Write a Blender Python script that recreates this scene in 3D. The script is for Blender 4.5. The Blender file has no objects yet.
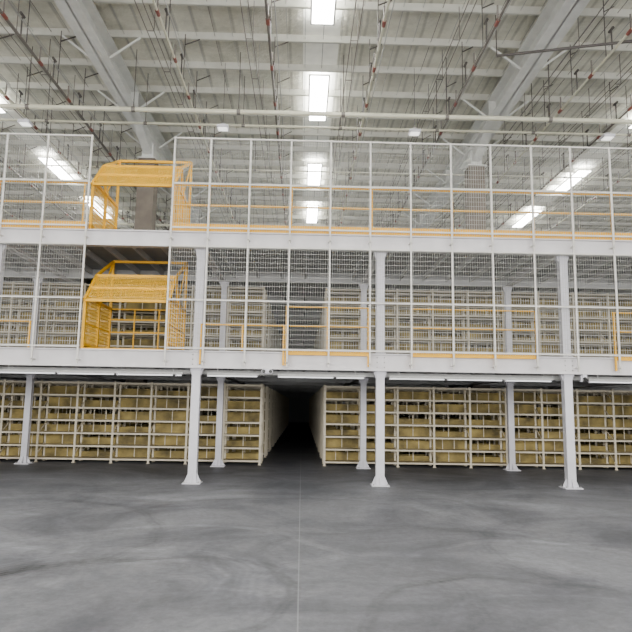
import bpy, math, random
from mathutils import Vector, Matrix
random.seed(4)
S = bpy.context.scene

# ---------------------------------------------------------------- materials
def mat(name, col, rough=0.5, metal=0.0, var=0.08, scale=3.0, emit=None, es=0.0, bump=0.0):
    m = bpy.data.materials.new(name); m.use_nodes = True
    nt = m.node_tree; N = nt.nodes; L = nt.links
    b = N['Principled BSDF']
    tc = N.new('ShaderNodeTexCoord'); no = N.new('ShaderNodeTexNoise')
    no.inputs['Scale'].default_value = scale; no.inputs['Detail'].default_value = 4
    L.new(tc.outputs['Object'], no.inputs['Vector'])
    r = N.new('ShaderNodeValToRGB')
    r.color_ramp.elements[0].position = 0.3; r.color_ramp.elements[1].position = 0.7
    r.color_ramp.elements[0].color = (*[max(0, c*(1-var)) for c in col], 1)
    r.color_ramp.elements[1].color = (*[min(1, c*(1+var)) for c in col], 1)
    L.new(no.outputs['Fac'], r.inputs['Fac']); L.new(r.outputs['Color'], b.inputs['Base Color'])
    b.inputs['Roughness'].default_value = rough; b.inputs['Metallic'].default_value = metal
    if emit:
        b.inputs['Emission Color'].default_value = (*emit, 1); b.inputs['Emission Strength'].default_value = es
    if bump:
        bp = N.new('ShaderNodeBump'); bp.inputs['Strength'].default_value = bump
        L.new(no.outputs['Fac'], bp.inputs['Height']); L.new(bp.outputs['Normal'], b.inputs['Normal'])
    return m

M_white = mat('white_paint_steel', (.66,.65,.70), .45)
M_beam = mat('mezz_beam_paint', (.66,.64,.65), .5)
M_joist = mat('joist_paint', (.55,.55,.55), .5)
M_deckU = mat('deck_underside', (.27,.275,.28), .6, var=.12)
M_fence = mat('fence_frame', (.66,.64,.60), .45)
M_wire = mat('fence_wire', (.52,.52,.49), .5)
M_yel = mat('safety_yellow', (.84,.44,.0), .5)
M_yel2 = mat('safety_yellow_mesh', (.76,.42,.0), .5)
M_cream = mat('rack_cream', (.66,.59,.45), .5)
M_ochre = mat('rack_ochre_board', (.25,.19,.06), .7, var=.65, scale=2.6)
M_shelf = mat('rack_shelf', (.44,.36,.19), .6, var=.2)
M_raft = mat('rafter_paint', (.74,.745,.72), .5)
M_purl = mat('purlin_zinc', (.60,.595,.54), .45, .1)
M_pipe = mat('pipe_cream', (.60,.585,.46), .5)
M_dark = mat('pipe_dark', (.07,.06,.055), .5)
M_mid = mat('pipe_grey_brown', (.15,.135,.12), .5)
M_red = mat('fitting_red', (.20,.05,.035), .5)
M_conc = mat('column_concrete', (.17,.145,.12), .8, var=.15)
M_grey = mat('grey_plastic', (.38,.38,.37), .5)
M_blk = mat('black_plastic', (.03,.03,.03), .5)
M_sky = mat('skylight_glow', (.9,.9,.9), .5, emit=(1,.99,.94), es=38)
M_strip = mat('added_glow_strip', (.75,.75,.69), .5, emit=(1,.99,.90), es=.18)  # added weak glow along the skylight rows, not a roof part
M_led = mat('led_tube', (.9,.9,.9), .5, emit=(.95,.98,1), es=.7)
M_lamp = mat('lamp_lens', (.9,.9,.9), .5, emit=(1,.98,.93), es=2.0)

def ceiling_mat():
    m = bpy.data.materials.new('insulated_roof_sheet'); m.use_nodes = True
    nt = m.node_tree; N = nt.nodes; L = nt.links; b = N['Principled BSDF']
    tc = N.new('ShaderNodeTexCoord')
    w = N.new('ShaderNodeTexWave'); w.bands_direction = 'X'; w.inputs['Scale'].default_value = .62
    w.inputs['Distortion'].default_value = 0.6; w.inputs['Detail'].default_value = 2
    n = N.new('ShaderNodeTexNoise'); n.inputs['Scale'].default_value = 1.1; n.inputs['Detail'].default_value = 7
    n.inputs['Roughness'].default_value = .65
    L.new(tc.outputs['Object'], w.inputs['Vector']); L.new(tc.outputs['Object'], n.inputs['Vector'])
    r = N.new('ShaderNodeValToRGB')
    r.color_ramp.elements[0].position = .3; r.color_ramp.elements[1].position = .7
    r.color_ramp.elements[0].color = (.50,.49,.41,1); r.color_ramp.elements[1].color = (.86,.845,.745,1)
    L.new(n.outputs['Fac'], r.inputs['Fac'])
    r2 = N.new('ShaderNodeValToRGB')
    r2.color_ramp.elements[0].position = .0; r2.color_ramp.elements[1].position = .12
    r2.color_ramp.elements[0].color = (.65,.65,.65,1); r2.color_ramp.elements[1].color = (1,1,1,1)
    L.new(w.outputs['Fac'], r2.inputs['Fac'])
    mx = N.new('ShaderNodeMixRGB'); mx.blend_type = 'MULTIPLY'; mx.inputs['Fac'].default_value = 1
    L.new(r.outputs['Color'], mx.inputs['Color1']); L.new(r2.outputs['Color'], mx.inputs['Color2'])
    L.new(mx.outputs['Color'], b.inputs['Base Color']); b.inputs['Roughness'].default_value = .4
    bp = N.new('ShaderNodeBump'); bp.inputs['Strength'].default_value = .8; bp.inputs['Distance'].default_value = .2
    L.new(n.outputs['Fac'], bp.inputs['Height']); L.new(bp.outputs['Normal'], b.inputs['Normal'])
    return m

def floor_mat():
    m = bpy.data.materials.new('polished_concrete'); m.use_nodes = True
    nt = m.node_tree; N = nt.nodes; L = nt.links; b = N['Principled BSDF']
    tc = N.new('ShaderNodeTexCoord')
    def setin(k, i, v):
        if v is None: return
        if isinstance(v, (int, float)): k.inputs[i].default_value = v
        else: L.new(v, k.inputs[i])
    def math_(op, a, c=None, clamp=False):
        k = N.new('ShaderNodeMath'); k.operation = op; k.use_clamp = clamp
        setin(k,0,a); setin(k,1,c); return k.outputs[0]
    def noise(scale, det, dist=0, vec=None, rough=.55):
        n = N.new('ShaderNodeTexNoise'); n.inputs['Scale'].default_value = scale; n.inputs['Detail'].default_value = det
        n.inputs['Distortion'].default_value = dist; n.inputs['Roughness'].default_value = rough
        L.new(vec or tc.outputs['Object'], n.inputs['Vector']); return n
    n1 = noise(.45, 9, .8, rough=.66); n2 = noise(12, 8, .3, rough=.8); n3 = noise(2.0, 8, .8, rough=.65)
    r = N.new('ShaderNodeValToRGB')
    r.color_ramp.elements[0].position = .36; r.color_ramp.elements[1].position = .66
    r.color_ramp.elements[0].color = (.096,.099,.115,1); r.color_ramp.elements[1].color = (.222,.226,.250,1)
    L.new(n1.outputs['Fac'], r.inputs['Fac'])
    warp = N.new('ShaderNodeTexNoise'); warp.inputs['Scale'].default_value = .6; warp.inputs['Detail'].default_value = 2
    L.new(tc.outputs['Object'], warp.inputs['Vector'])
    wv = N.new('ShaderNodeVectorMath'); wv.operation = 'MULTIPLY_ADD'
    L.new(warp.outputs['Color'], wv.inputs[0]); wv.inputs[1].default_value = (.8,.8,0); L.new(tc.outputs['Object'], wv.inputs[2])
    val = None
    # tyre marks: (centre x, y, radius, half width, strength, direction of the strongest part of the arc)
    arcs = [(-1.75,5.9,1.0,.14,-.75,2.6),(-1.7,6.0,1.35,.16,.75,1.2),(-2.3,6.0,.5,.55,-.7,2.5),(-1.1,6.0,.35,.4,.6,.5),(-1.4,6.1,.75,.07,.7,.8),(-1.2,5.8,1.15,.08,-.7,.3),
            (-1.5,6.8,1.9,.10,.6,1.5),(1.4,5.6,1.7,.20,.55,1.9),(1.6,6.3,2.3,.12,-.5,1.4),(2.6,6.5,1.5,.10,.6,1.0),(1.9,5.0,1.3,.08,-.55,2.2),
            (-.4,8.6,2.9,.25,.55,1.3),(-.2,8.9,2.4,.10,-.5,1.6),(3.0,9.0,2.2,.30,.5,1.5),(-3.6,9.0,2.3,.25,.5,1.5),(-4.4,8.2,2.6,.12,-.6,0.2),
            (4.6,7.4,2.4,.15,-.5,2.3),(.3,7.5,4.8,.35,.35,1.5),(2.2,4.6,1.2,.08,.5,1.5),(6,10,3.5,.2,.4,2.6),(-6,6.5,3.6,.12,.5,.5),
            (.6,5.6,.8,.3,-.4,0),(-3.2,6.2,1.1,.2,.45,.9)]
    for k,(cx,cy,rad,wd,amp,ph) in enumerate(arcs):
        mp = N.new('ShaderNodeMapping'); mp.inputs['Location'].default_value = (-cx-.4, -cy-.4, 0)
        L.new(wv.outputs[0], mp.inputs['Vector'])
        vl = N.new('ShaderNodeVectorMath'); vl.operation = 'LENGTH'; L.new(mp.outputs[0], vl.inputs[0])
        d = math_('ABSOLUTE', math_('SUBTRACT', vl.outputs['Value'], rad))
        o = math_('SUBTRACT', 1.0, math_('DIVIDE', d, wd), True)
        o = math_('POWER', o, .6)
        tr = math_('SINE', math_('MULTIPLY', vl.outputs['Value'], 75.0))
        o = math_('MULTIPLY', o, math_('ADD', math_('MULTIPLY', tr, .22), .8))
        sp = N.new('ShaderNodeSeparateXYZ'); L.new(mp.outputs[0], sp.inputs[0])
        an = math_('ARCTAN2', sp.outputs[1], sp.outputs[0])
        fa = math_('COSINE', math_('SUBTRACT', an, ph))
        fa = math_('MULTIPLY', math_('ADD', fa, .35, True), 1.2, True)
        o = math_('MULTIPLY', math_('MULTIPLY', o, fa), amp)
        val = o if val is None else math_('ADD', val, o)
    # worn, patchy marks
    msk = math_('MULTIPLY', math_('SUBTRACT', n3.outputs['Fac'], .28), 2.2, True)
    val = math_('MULTIPLY', val, msk)
    val = math_('ADD', val, math_('MULTIPLY', math_('SUBTRACT', n2.outputs['Fac'], .5), 1.2))
    val = math_('ADD', val, math_('MULTIPLY', math_('SUBTRACT', n3.outputs['Fac'], .5), .6))
    val = math_('ADD', val, 1.0)
    sx = N.new('ShaderNodeSeparateXYZ'); L.new(tc.outputs['Object'], sx.inputs[0])
    jx = math_('LESS_THAN', math_('PINGPONG', sx.outputs[0], 6.0), .006)
    jy = math_('LESS_THAN', math_('PINGPONG', math_('SUBTRACT', sx.outputs[1], 11.6), 6.0), .009)
    j = math_('MAXIMUM', jx, jy)
    vm = N.new('ShaderNodeVectorMath'); vm.operation = 'SCALE'
    L.new(r.outputs['Color'], vm.inputs[0]); L.new(val, vm.inputs['Scale'])
    mx = N.new('ShaderNodeMixRGB'); L.new(math_('MULTIPLY', j, .4), mx.inputs['Fac'])
    L.new(vm.outputs[0], mx.inputs['Color1']); mx.inputs['Color2'].default_value = (.40,.41,.42,1)
    L.new(mx.outputs['Color'], b.inputs['Base Color']); b.inputs['Roughness'].default_value = .55
    b.inputs['Specular IOR Level'].default_value = .3
    return m

# ---------------------------------------------------------------- mesh builder
class B:
    def __init__(s): s.v=[]; s.f=[]; s.m=[]; s.mats=[]
    def mi(s, m):
        if m not in s.mats: s.mats.append(m)
        return s.mats.index(m)
    def hexa(s, pts, m):
        i=len(s.v); s.v += [tuple(p) for p in pts]
        for q in ((0,3,2,1),(4,5,6,7),(0,1,5,4),(1,2,6,5),(2,3,7,6),(3,0,4,7)):
            s.f.append([i+k for k in q]); s.m.append(s.mi(m))
    def box(s, x0,x1,y0,y1,z0,z1,m):
        s.hexa([(x0,y0,z0),(x1,y0,z0),(x1,y1,z0),(x0,y1,z0),(x0,y0,z1),(x1,y0,z1),(x1,y1,z1),(x0,y1,z1)],m)
    def bar(s,p,q,m,w=.04,h=None,n=4):
        h = h or w; p=Vector(p); q=Vector(q); d=(q-p).normalized()
        up = Vector((0,0,1)) if abs(d.z)<.95 else Vector((0,1,0))
        a=d.cross(up).normalized(); b=a.cross(d).normalized()
        i=len(s.v)
        if n==4: offs=[a*w/2*sx+b*h/2*sy for sx,sy in((-1,-1),(1,-1),(1,1),(-1,1))]
        else: offs=[(a*math.cos(t)+b*math.sin(t))*w/2 for t in [2*math.pi*k/n for k in range(n)]]
        for e in (p,q): s.v += [tuple(e+o) for o in offs]
        for k in range(n):
            k2=(k+1)%n; s.f.append([i+k,i+k2,i+n+k2,i+n+k]); s.m.append(s.mi(m))
        s.f.append([i+k for k in range(n)][::-1]); s.m.append(s.mi(m))
        s.f.append([i+n+k for k in range(n)]); s.m.append(s.mi(m))
    def mesh(s,name):
        me=bpy.data.meshes.new(name); me.from_pydata(s.v,[],s.f)
        for m in s.mats: me.materials.append(m)
        me.polygons.foreach_set('material_index', s.m); me.update(); return me
    def obj(s,name,loc=(0,0,0)):
        o=bpy.data.objects.new(name,s.mesh(name)); o.location=loc; S.collection.objects.link(o); return o
def inst(me,name,loc):
    o=bpy.data.objects.new(name,me); o.location=loc; S.collection.objects.link(o); return o

# ---------------------------------------------------------------- dimensions
YF=13.1; YB=59.9
XL,XR=-13.0,13.0
D2T,D2B=2.68,2.32
D3T,D3B=5.20,4.86
HC=11.6
X_COLS=[-9.95,-6.45,-2.19,1.62,5.55,9.35]
GL,GR=-4.58,-2.81

# ---------------------------------------------------------------- shell
b=B(); b.box(-30,30,-12,60,-.2,0,floor_mat()); b.obj('floor')
b=B(); b.box(-30,30,-12,60,HC,HC+.15,ceiling_mat()); b.obj('ceiling')
M_wall=mat('wall_panel',(.5,.51,.50),.6,scale=.4)
b=B(); b.box(-30,30,60,60.2,0,HC,M_wall); b.obj('wall_back')
b=B(); b.box(-30.2,-30,-12,60,0,HC,M_wall); b.obj('wall_left')
b=B(); b.box(30,30.2,-12,60,0,HC,M_wall); b.obj('wall_right')

b=B()
y=-11.
while y<59.5:
    b.box(-29.9,29.9,y-.012,y+.012,HC-.20,HC-.005,M_purl)
    b.box(-29.9,29.9,y-.012,y+.05,HC-.21,HC-.195,M_purl)
    y+=1.5
x=-29.; i=0
while x<29:                       # netting wires below the insulation
    b.bar((x,-11,HC-.12),(x,59.5,HC-.12),M_mid if i%3==0 else M_grey,.013); x+=.49; i+=1
b.obj('roof_purlins')

RX=(-17.2,-5.60,6.05,17.8)
for X in RX:
    b=B(); z0=10.72; z1=HC-.22
    b.box(-.27,.27,-12,59.9,z0,z0+.03,M_raft); b.box(-.27,.27,-12,59.9,z1-.03,z1,M_raft)
    b.box(-.015,.015,-12,59.9,z0,z1,M_raft)
    y=-11; k=0
    while y<59:
        for sgn in (-1,1):
            b.bar((sgn*.24,y,z0+.04),(sgn*1.05,y,HC-.22),M_raft,.05)
            if k%2==0: b.box(min(0,sgn*.24),max(0,sgn*.24),y-.01,y+.01,z0,z1,M_raft)
        y+=3;k+=1
    for yc in (-2.,21.6,34.15,46.7):
        for s in (-1,1):
            b.hexa([(-.14,yc,z0-.5),(.14,yc,z0-.5),(.14,yc+s*.01,z0-.5),(-.14,yc+s*.01,z0-.5),
                    (-.14,yc,z0),(.14,yc,z0),(.14,yc+s*1.7,z0),(-.14,yc+s*1.7,z0)],M_raft)
    b.obj('roof_rafter',(X,0,0))
for X in RX:
    for Y in (21.6,34.15,46.7):
        b=B(); b.box(-.29,.29,-.29,.29,0,10.1,M_conc)
        b.box(-.32,.32,-.32,.32,0,.25,M_conc); b.box(-.2,.2,-.2,.2,10.1,10.71,M_raft); b.box(-.33,.33,-.33,.33,10.1,10.14,M_raft)
        b.obj('building_column',(X,Y,0))

# skylights, plus added strips whose faint glow brightens the ceiling around them
for X in (-21.6,-10.6,.35,11.5,22.5):
    b=B(); b.box(-.5,.5,-11,59,-.012,-.002,M_strip)
    b.obj('roof_glow_strip',(X,0,HC))
    for Y in (-5,2.5,8.2,13.6,19.2,26.2,31.6,37.5,44):
        b=B(); w=.27;l=1.5
        b.box(-w,w,-l,l,-.015,-.005,M_sky)
        for x0 in (-w-.05,w): b.box(x0,x0+.05,-l,l,-.03,-.001,M_raft)
        for y0 in (-l-.05,l): b.box(-w-.05,w+.05,y0,y0+.05,-.03,-.001,M_raft)
        b.obj('skylight_panel',(X,Y,HC-.22))

# sprinkler branch pipes running in depth
for X in (-13.3,-10.8,-8.3,-6.6,-3.3,-.9,1.65,4.15,7.1,9.1,11.6):
    b=B(); z=9.95+random.uniform(-.1,.1)
    b.bar((0,-8,z),(0,57,z),random.choice((M_pipe,M_mid,M_mid)),.06,n=8)
    b.bar((.16,-8,z+.22),(.16,57,z+.22),M_grey,.025,n=6)
    b.bar((-.45,-8,z+.5),(-.45,57,z+.5),M_mid,.024,n=6)
    b.bar((-.62,-8,z+.5),(-.62,57,z+.5),M_mid,.024,n=6)
    y=-7
    while y<56:
        b.bar((0,y,z),(0,y,HC-.2),M_dark,.026,n=6)
        b.bar((0,y+.75,z-.03),(0,y+.75,z+.38),M_mid,.045,n=6)
        b.bar((0,y+.7,z),(0,y+.9,z),M_red,.085,n=8)
        b.bar((0,y+1.6,z),(0,y+1.6,z+.55),M_dark,.042,n=6)
        b.bar((0,y+1.5,z+.55),(0,y+1.7,z+.55),M_dark,.07,n=6)
        b.bar((0,y,HC-.5),(.35,y+.2,HC-.22),M_dark,.028)
        b.bar((-.45,y+.4,z+.5),(-.45,y+.4,HC-.2),M_mid,.016)
        b.bar((-.62,y+.4,z+.5),(-.45,y+.4,z+.5),M_mid,.016)
        y+=1.9
    b.obj('sprinkler_pipe',(X,0,0))
for Y,z,w in ((16.6,9.62,.13),(17.9,9.82,.07),(22.5,10.2,.05),(28,9.6,.11),(35,10.2,.05),(40,9.6,.11),(6,9.6,.11),(12.3,10.35,.05)):
    b=B(); b.bar((-29.5,Y,z),(29.5,Y,z),M_pipe,w,n=10)
    x=-28
    while x<29:
        b.bar((x,Y,z),(x,Y,HC-.2),M_dark,.022,n=6); b.bar((x-.05,Y,z),(x+.05,Y,z),M_mid,w+.03,n=10); x+=2.9
    b.obj('fire_main_pipe')
b=B(); b.bar((4.7,14.6,10.3),(7.6,13.2,9.95),M_dark,.07,n=8); b.bar((4.7,14.6,10.3),(4.7,14.6,HC-.2),M_dark,.03,n=6)
b.bar((7.6,13.2,9.95),(7.6,13.2,HC-.2),M_dark,.03,n=6); b.obj('sway_brace')

for X in (-8.,-2.4,3.1,8.7):
    for Y in (3,17.2,28.5,39):
        b=B(); b.box(-.16,.16,-.15,.15,-.02,.06,M_white); b.box(-.13,.13,-.12,.12,-.03,-.02,M_lamp)
        b.box(-.06,.06,-.06,.06,.06,.14,M_grey); b.bar((0,0,.13),(0,0,HC-9.4-.2),M_dark,.015,n=6)
        b.obj('high_bay_lamp',(X,Y,9.4))

# ---------------------------------------------------------------- mezzanine decks
def deck(name,zb,zt):
    b=B()
    b.box(XL,XR,YF+.18,YB,zt-.07,zt,M_deckU)
    b.box(XL,XR,YF-.03,YF,zb,zt,M_beam)
    b.box(XL,XR,YF-.10,YF+.08,zt-.025,zt,M_beam); b.box(XL,XR,YF-.10,YF+.08,zb,zb+.02,M_beam)
    for Y in (16.8,20.6,24.1,27.8,31.6,35.4,39.2,44,48,52,56):
        b.box(XL,XR,Y-.07,Y+.07,zb+.02,zb+.04,M_joist); b.box(XL,XR,Y-.008,Y+.008,zb+.02,zt-.07,M_joist)
    x=XL+.3
    while x<XR:
        b.box(x-.03,x+.03,YF+.05,YB,zt-.22,zt-.205,M_joist); b.box(x-.008,x+.008,YF+.05,YB,zt-.22,zt-.07,M_joist)
        x+=.637
    for X in X_COLS:
        b.box(X-.085,X+.085,YF+.1,YB,zb+.02,zb+.045,M_beam); b.box(X-.01,X+.01,YF+.1,YB,zb+.02,zt-.07,M_beam)
    return b.obj(name)
deck('mezzanine_deck',D2B,D2T); deck('mezzanine_deck',D3B,D3T)

def column(X,Y,w=.17):
    b=B(); h=w/2; e=.17
    b.box(-h,h,-h,h,.0,D3B,M_white)
    b.box(-e-.01,e+.01,-e-.01,e+.01,0,.02,M_white)
    for s in (-1,1):
        b.hexa([(s*h,-.01,.02),(s*e,-.01,.02),(s*e,.01,.02),(s*h,.01,.02),(s*h,-.01,.19),(s*(h+.012),-.01,.19),(s*(h+.012),.01,.19),(s*h,.01,.19)],M_white)
        b.hexa([(-.01,s*h,.02),(.01,s*h,.02),(.01,s*e,.02),(-.01,s*e,.02),(-.01,s*h,.19),(.01,s*h,.19),(.01,s*(h+.012),.19),(-.01,s*(h+.012),.19)],M_white)
        for z in (D2B,D3B):
            b.hexa([(s*h,-.05,z-.14),(s*(h+.01),-.05,z-.14),(s*(h+.01),.05,z-.14),(s*h,.05,z-.14),(s*h,-.05,z),(s*.14,-.05,z),(s*.14,.05,z),(s*h,.05,z)],M_white)
    b.box(-.11,.11,-.125,-.1,D2B-.03,D2T+.02,M_white)
    for sx in (-.075,.075):
        for z in (2.40,2.50,2.60): b.bar((sx,-.14,z),(sx,-.12,z),M_grey,.03,n=6)
        for sy in (-.14,.14): b.bar((sx*1.9,sy,.02),(sx*1.9,sy,.05),M_grey,.025,n=6)
    b.obj('steel_column',(X,Y,0))
for X in X_COLS: column(X,YF+.11)
for X in (-7.12,-2.14,1.62,5.52,9.2): column(X,16.8,.15)
for Y in (24.1,31.6,39.2):
    for X in X_COLS: column(X,Y,.15)

# ---------------------------------------------------------------- fence
posts=[-10.,-9.1,-8.2,-7.3,-6.36,-5.50,GL,GR,-2.04,-1.19,-.32,.53,1.38,2.24,3.11,3.97,4.85,5.70,6.56,7.4,8.25,9.1,9.9]
yf=YF-.16
b=B()
def panel(x0,x1,z0,z1):
    x=x0+.05
    while x<x1-.01: b.box(x-.0023,x+.0023,yf-.003,yf+.003,z0,z1,M_wire); x+=.05
    z=z0+.05
    while z<z1: b.box(x0,x1,yf-.005,yf-.001,z-.0023,z+.0023,M_wire); z+=.1
for p in posts:
    b.box(p-.018,p+.018,yf-.018,yf+.018,D2B+.05,7.25,M_fence)
    for z in (D2B+.12,D3B+.15): b.box(p-.03,p+.03,yf-.018,YF-.02,z,z+.02,M_fence)
for x0,x1 in ((-10.,GL),(GR,9.9)):
    for z in (7.23,6.22,D3T+.06,4.86,3.72,D2T+.04): b.box(x0,x1,yf-.016,yf+.016,z-.016,z+.016,M_fence)
    panel(x0,x1,D2T,D3B); panel(x0,x1,D3T,7.23)
b.obj('mesh_safety_fence')

b=B(); yr=YF+.0
for x0,x1 in ((-10,GL),(GR,9.9)):
    b.box(x0,x1,yr-.10,yr-.08,D3T+.0,D3T+.16,M_yel)
    for z in (D3T+.58,D3T+1.02): b.bar((x0,yr-.05,z),(x1,yr-.05,z),M_yel,.045,n=8)
for x in (-9.7,-8.2,-6.5,-5.55,-4.7,-2.7,-2.05,-.3,1.42,3.15,4.9,6.6,8.3,9.8):
    b.bar((x,yr-.05,D3T),(x,yr-.05,D3T+1.02),M_yel,.045,n=8)
b.obj('guard_rail')
b=B()
for x0,x1,tb in ((-9.9,-5.6,0),(-2.1,-.4,0),(-.35,1.35,1),(2.25,4.85,1),(6.5,9.8,1)):
    if tb: b.box(x0,x1,yr-.115,yr-.095,D2T-.06,D2T+.04,M_yel)
    b.bar((x0,yr-.05,D2T+.55),(x1,yr-.05,D2T+.55),M_yel,.035,n=8)
    if tb: b.bar((x0,yr-.05,D2T+.95),(x1,yr-.05,D2T+.95),M_yel,.03,n=8)
    n=max(1,round((x1-x0)/.87))
    for k in range(n+1):
        x=x0+(x1-x0)*k/n; b.bar((x,yr-.12,D2T-.28 if k%2==0 else D2T),(x,yr-.12,D2T+.95 if tb else D2T+.55),M_yel,.035)
b.obj('guard_rail')

# ---------------------------------------------------------------- roll-over pallet gates
def gate(z0,back):
    b=B(); w=GR-GL-.02; dp=1.75; T=.055
    for x in (0,w):
        for y in (0,.9,dp): b.bar((x,y,0),(x,y,1.1),M_yel,T)
        b.bar((x,0,1.1),(x,dp,1.1),M_yel,T); b.bar((x,0,.1),(x,dp,.1),M_yel,T); b.bar((x,0,.55),(x,dp,.55),M_yel,.03)
        y=.05
        while y<dp: b.box(x-.004,x+.004,y-.006,y+.006,.1,1.1,M_yel2); y+=.06
        z=.15
        while z<1.1: b.box(x-.004,x+.004,0,dp,z-.006,z+.006,M_yel2); z+=.08
        b.bar((x,-.05,1.02),(x,.62,1.68),M_yel,T); b.bar((x,.62,1.68),(x,dp,2.25),M_yel,T)
        b.bar((x,dp,2.25),(x,dp,1.1),M_yel,T); b.bar((x,.9,1.1),(x,.62,1.68),M_yel,T)
        b.bar((x,.9,1.1),(x,dp,2.25),M_yel,.03)
        b.bar((x-.05,.9,1.1),(x+.05,.9,1.1),M_yel,.12,n=12)
        b.box(x-.08,x+.08,-.06,.08,0,.012,M_yel)
    for y,z in ((-.05,1.02),(.62,1.68),(dp,2.25),(.28,1.345)): b.bar((0,y,z),(w,y,z),M_yel,T)
    x=.04
    while x<w: b.bar((x,-.05,1.02),(x,.62,1.68),M_yel2,.014); x+=.045
    for k in range(1,17):
        t=k/17; b.bar((0,-.05+.67*t,1.02+.66*t),(w,-.05+.67*t,1.02+.66*t),M_yel2,.014)
    b.bar((0,dp,.06),(w,dp,.06),M_yel,T)
    if back:
        for z in (.55,.85,1.1): b.bar((0,dp,z),(w,dp,z),M_yel,.035)
        for x in (w*.33,w*.66): b.bar((x,dp,0),(x,dp,1.1),M_yel,.03)
    b.box(0,w,-.02,.0,0,.03,M_yel)
    b.obj('rollover_pallet_gate',(GL+.01,YF+.06,z0))
gate(D3T,False); gate(D2T,True)

# ---------------------------------------------------------------- racks
def rack_mesh(name,nb,bay,h=2.16,dp=.55):
    b=B(); W=nb*bay; t=.026
    for k in range(nb+1):
        x=k*bay
        for y in (0,dp-.04): b.box(x-t,x+t,y,y+.04,0,h,M_cream)
        b.box(x-.045,x+.045,-.01,.05,0,.012,M_cream)
        for z in (.2,.75,1.3,1.85):
            b.bar((x,.03,z),(x,dp-.03,z+.3),M_cream,.02)
    zs=[.10+.335*k for k in range(7)]
    for z in zs:
        b.box(0,W,-.005,.02,z-.022,z+.022,M_cream); b.box(0,W,dp-.03,dp-.005,z-.022,z+.022,M_cream)
        b.box(0,W,.02,dp-.03,z+.012,z+.02,M_shelf)
    for k in range(nb):
        for z in zs[:-1]:
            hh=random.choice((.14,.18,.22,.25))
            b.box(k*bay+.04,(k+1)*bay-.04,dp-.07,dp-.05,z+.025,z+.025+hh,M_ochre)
            for xx in ((.33,.66) if random.random()<.4 else (.5,)):
                xx=k*bay+bay*xx; b.box(xx-.01,xx+.01,dp-.09,dp-.07,z+.025,z+.30,M_cream)
    return b.mesh(name)
bay=.985
ml=rack_mesh('storage_rack',12,bay); mr=rack_mesh('storage_rack',12,bay)
for z0 in (0,D2T):
    for k in range(15):
        for dy in (0,.62):
            Y=17.25+2.51*k+dy
            inst(ml,'storage_rack',(-1.10-12*bay,Y,z0)); inst(mr,'storage_rack',(.63,Y,z0))

# ---------------------------------------------------------------- underside LED battens etc
for X0,X1 in ((-9.8,-6.6),(-6.2,-2.45),(-1.95,-.9),(-.5,1.3),(1.8,5.2),(5.95,9.0)):
    b=B(); b.box(X0,X1,-.04,.04,0,.04,M_grey)
    x=X0
    while x<X1-.1:
        b.bar((x+.03,0,-.02),(min(x+1.17,X1)-.03,0,-.02),M_led,.03,n=8); b.box(x,x+.03,-.03,.03,-.04,0,M_white); x+=1.2
    for x in (X0+.2,X1-.2): b.bar((x,0,.04),(x,0,.13),M_grey,.015,n=6)
    b.obj('led_batten_light',(0,YF-.02,D2B-.13))
b=B(); b.box(-10,10,YF+.3,YF+.42,D2B-.10,D2B-.06,M_grey); b.box(-10,10,YF+.3,YF+.31,D2B-.06,D2B-.02,M_grey); b.obj('cable_tray')
b=B(); b.box(-.06,.06,-.04,.04,-.09,0,M_white)
for s in (-1,1): b.bar((s*.07,-.10,-.05),(s*.07,-.0,-.05),M_white,.09,n=12); b.bar((s*.07,-.105,-.05),(s*.07,-.10,-.05),M_blk,.075,n=12)
b.obj('emergency_light',(-.72,YF-.055,D2B))
b=B(); b.box(-.04,.04,-.05,.02,0,.07,M_white); b.bar((0,-.02,0),(0,-.10,-.06),M_blk,.07,n=12); b.box(-.08,-.05,-.04,.03,-.08,.05,M_white)
b.obj('security_camera',(5.86,YF-.03,2.25))

# ---------------------------------------------------------------- lights
w=bpy.data.worlds.new('World'); S.world=w; w.use_nodes=True
w.node_tree.nodes['Background'].inputs[0].default_value=(1,.98,.95,1); w.node_tree.nodes['Background'].inputs[1].default_value=.95
def area(name,loc,rot,sx,sy,e,col=(1,1,1)):
    l=bpy.data.lights.new(name,'AREA'); l.shape='RECTANGLE'; l.size=sx; l.size_y=sy; l.energy=e; l.color=col
    o=bpy.data.objects.new(name,l); o.location=loc; o.rotation_euler=rot; S.collection.objects.link(o)
area('rear_fill_light',(0,-11,4.5),(math.radians(98),0,0),50,8,9000,(1,.985,.955))  # added fill lamp, out of view behind the camera, brightens facade and ceiling

# ---------------------------------------------------------------- camera
cd=bpy.data.cameras.new('camera'); cd.sensor_width=36; cd.lens=36; cd.clip_end=300
co=bpy.data.objects.new('camera',cd); S.collection.objects.link(co); S.camera=co
R=Matrix.Rotation(math.radians(-1.15),4,'Z')@Matrix.Rotation(math.radians(98.05),4,'X')@Matrix.Rotation(math.radians(.9),4,'Z')
co.matrix_world=Matrix.Translation((0,0,1.6))@R
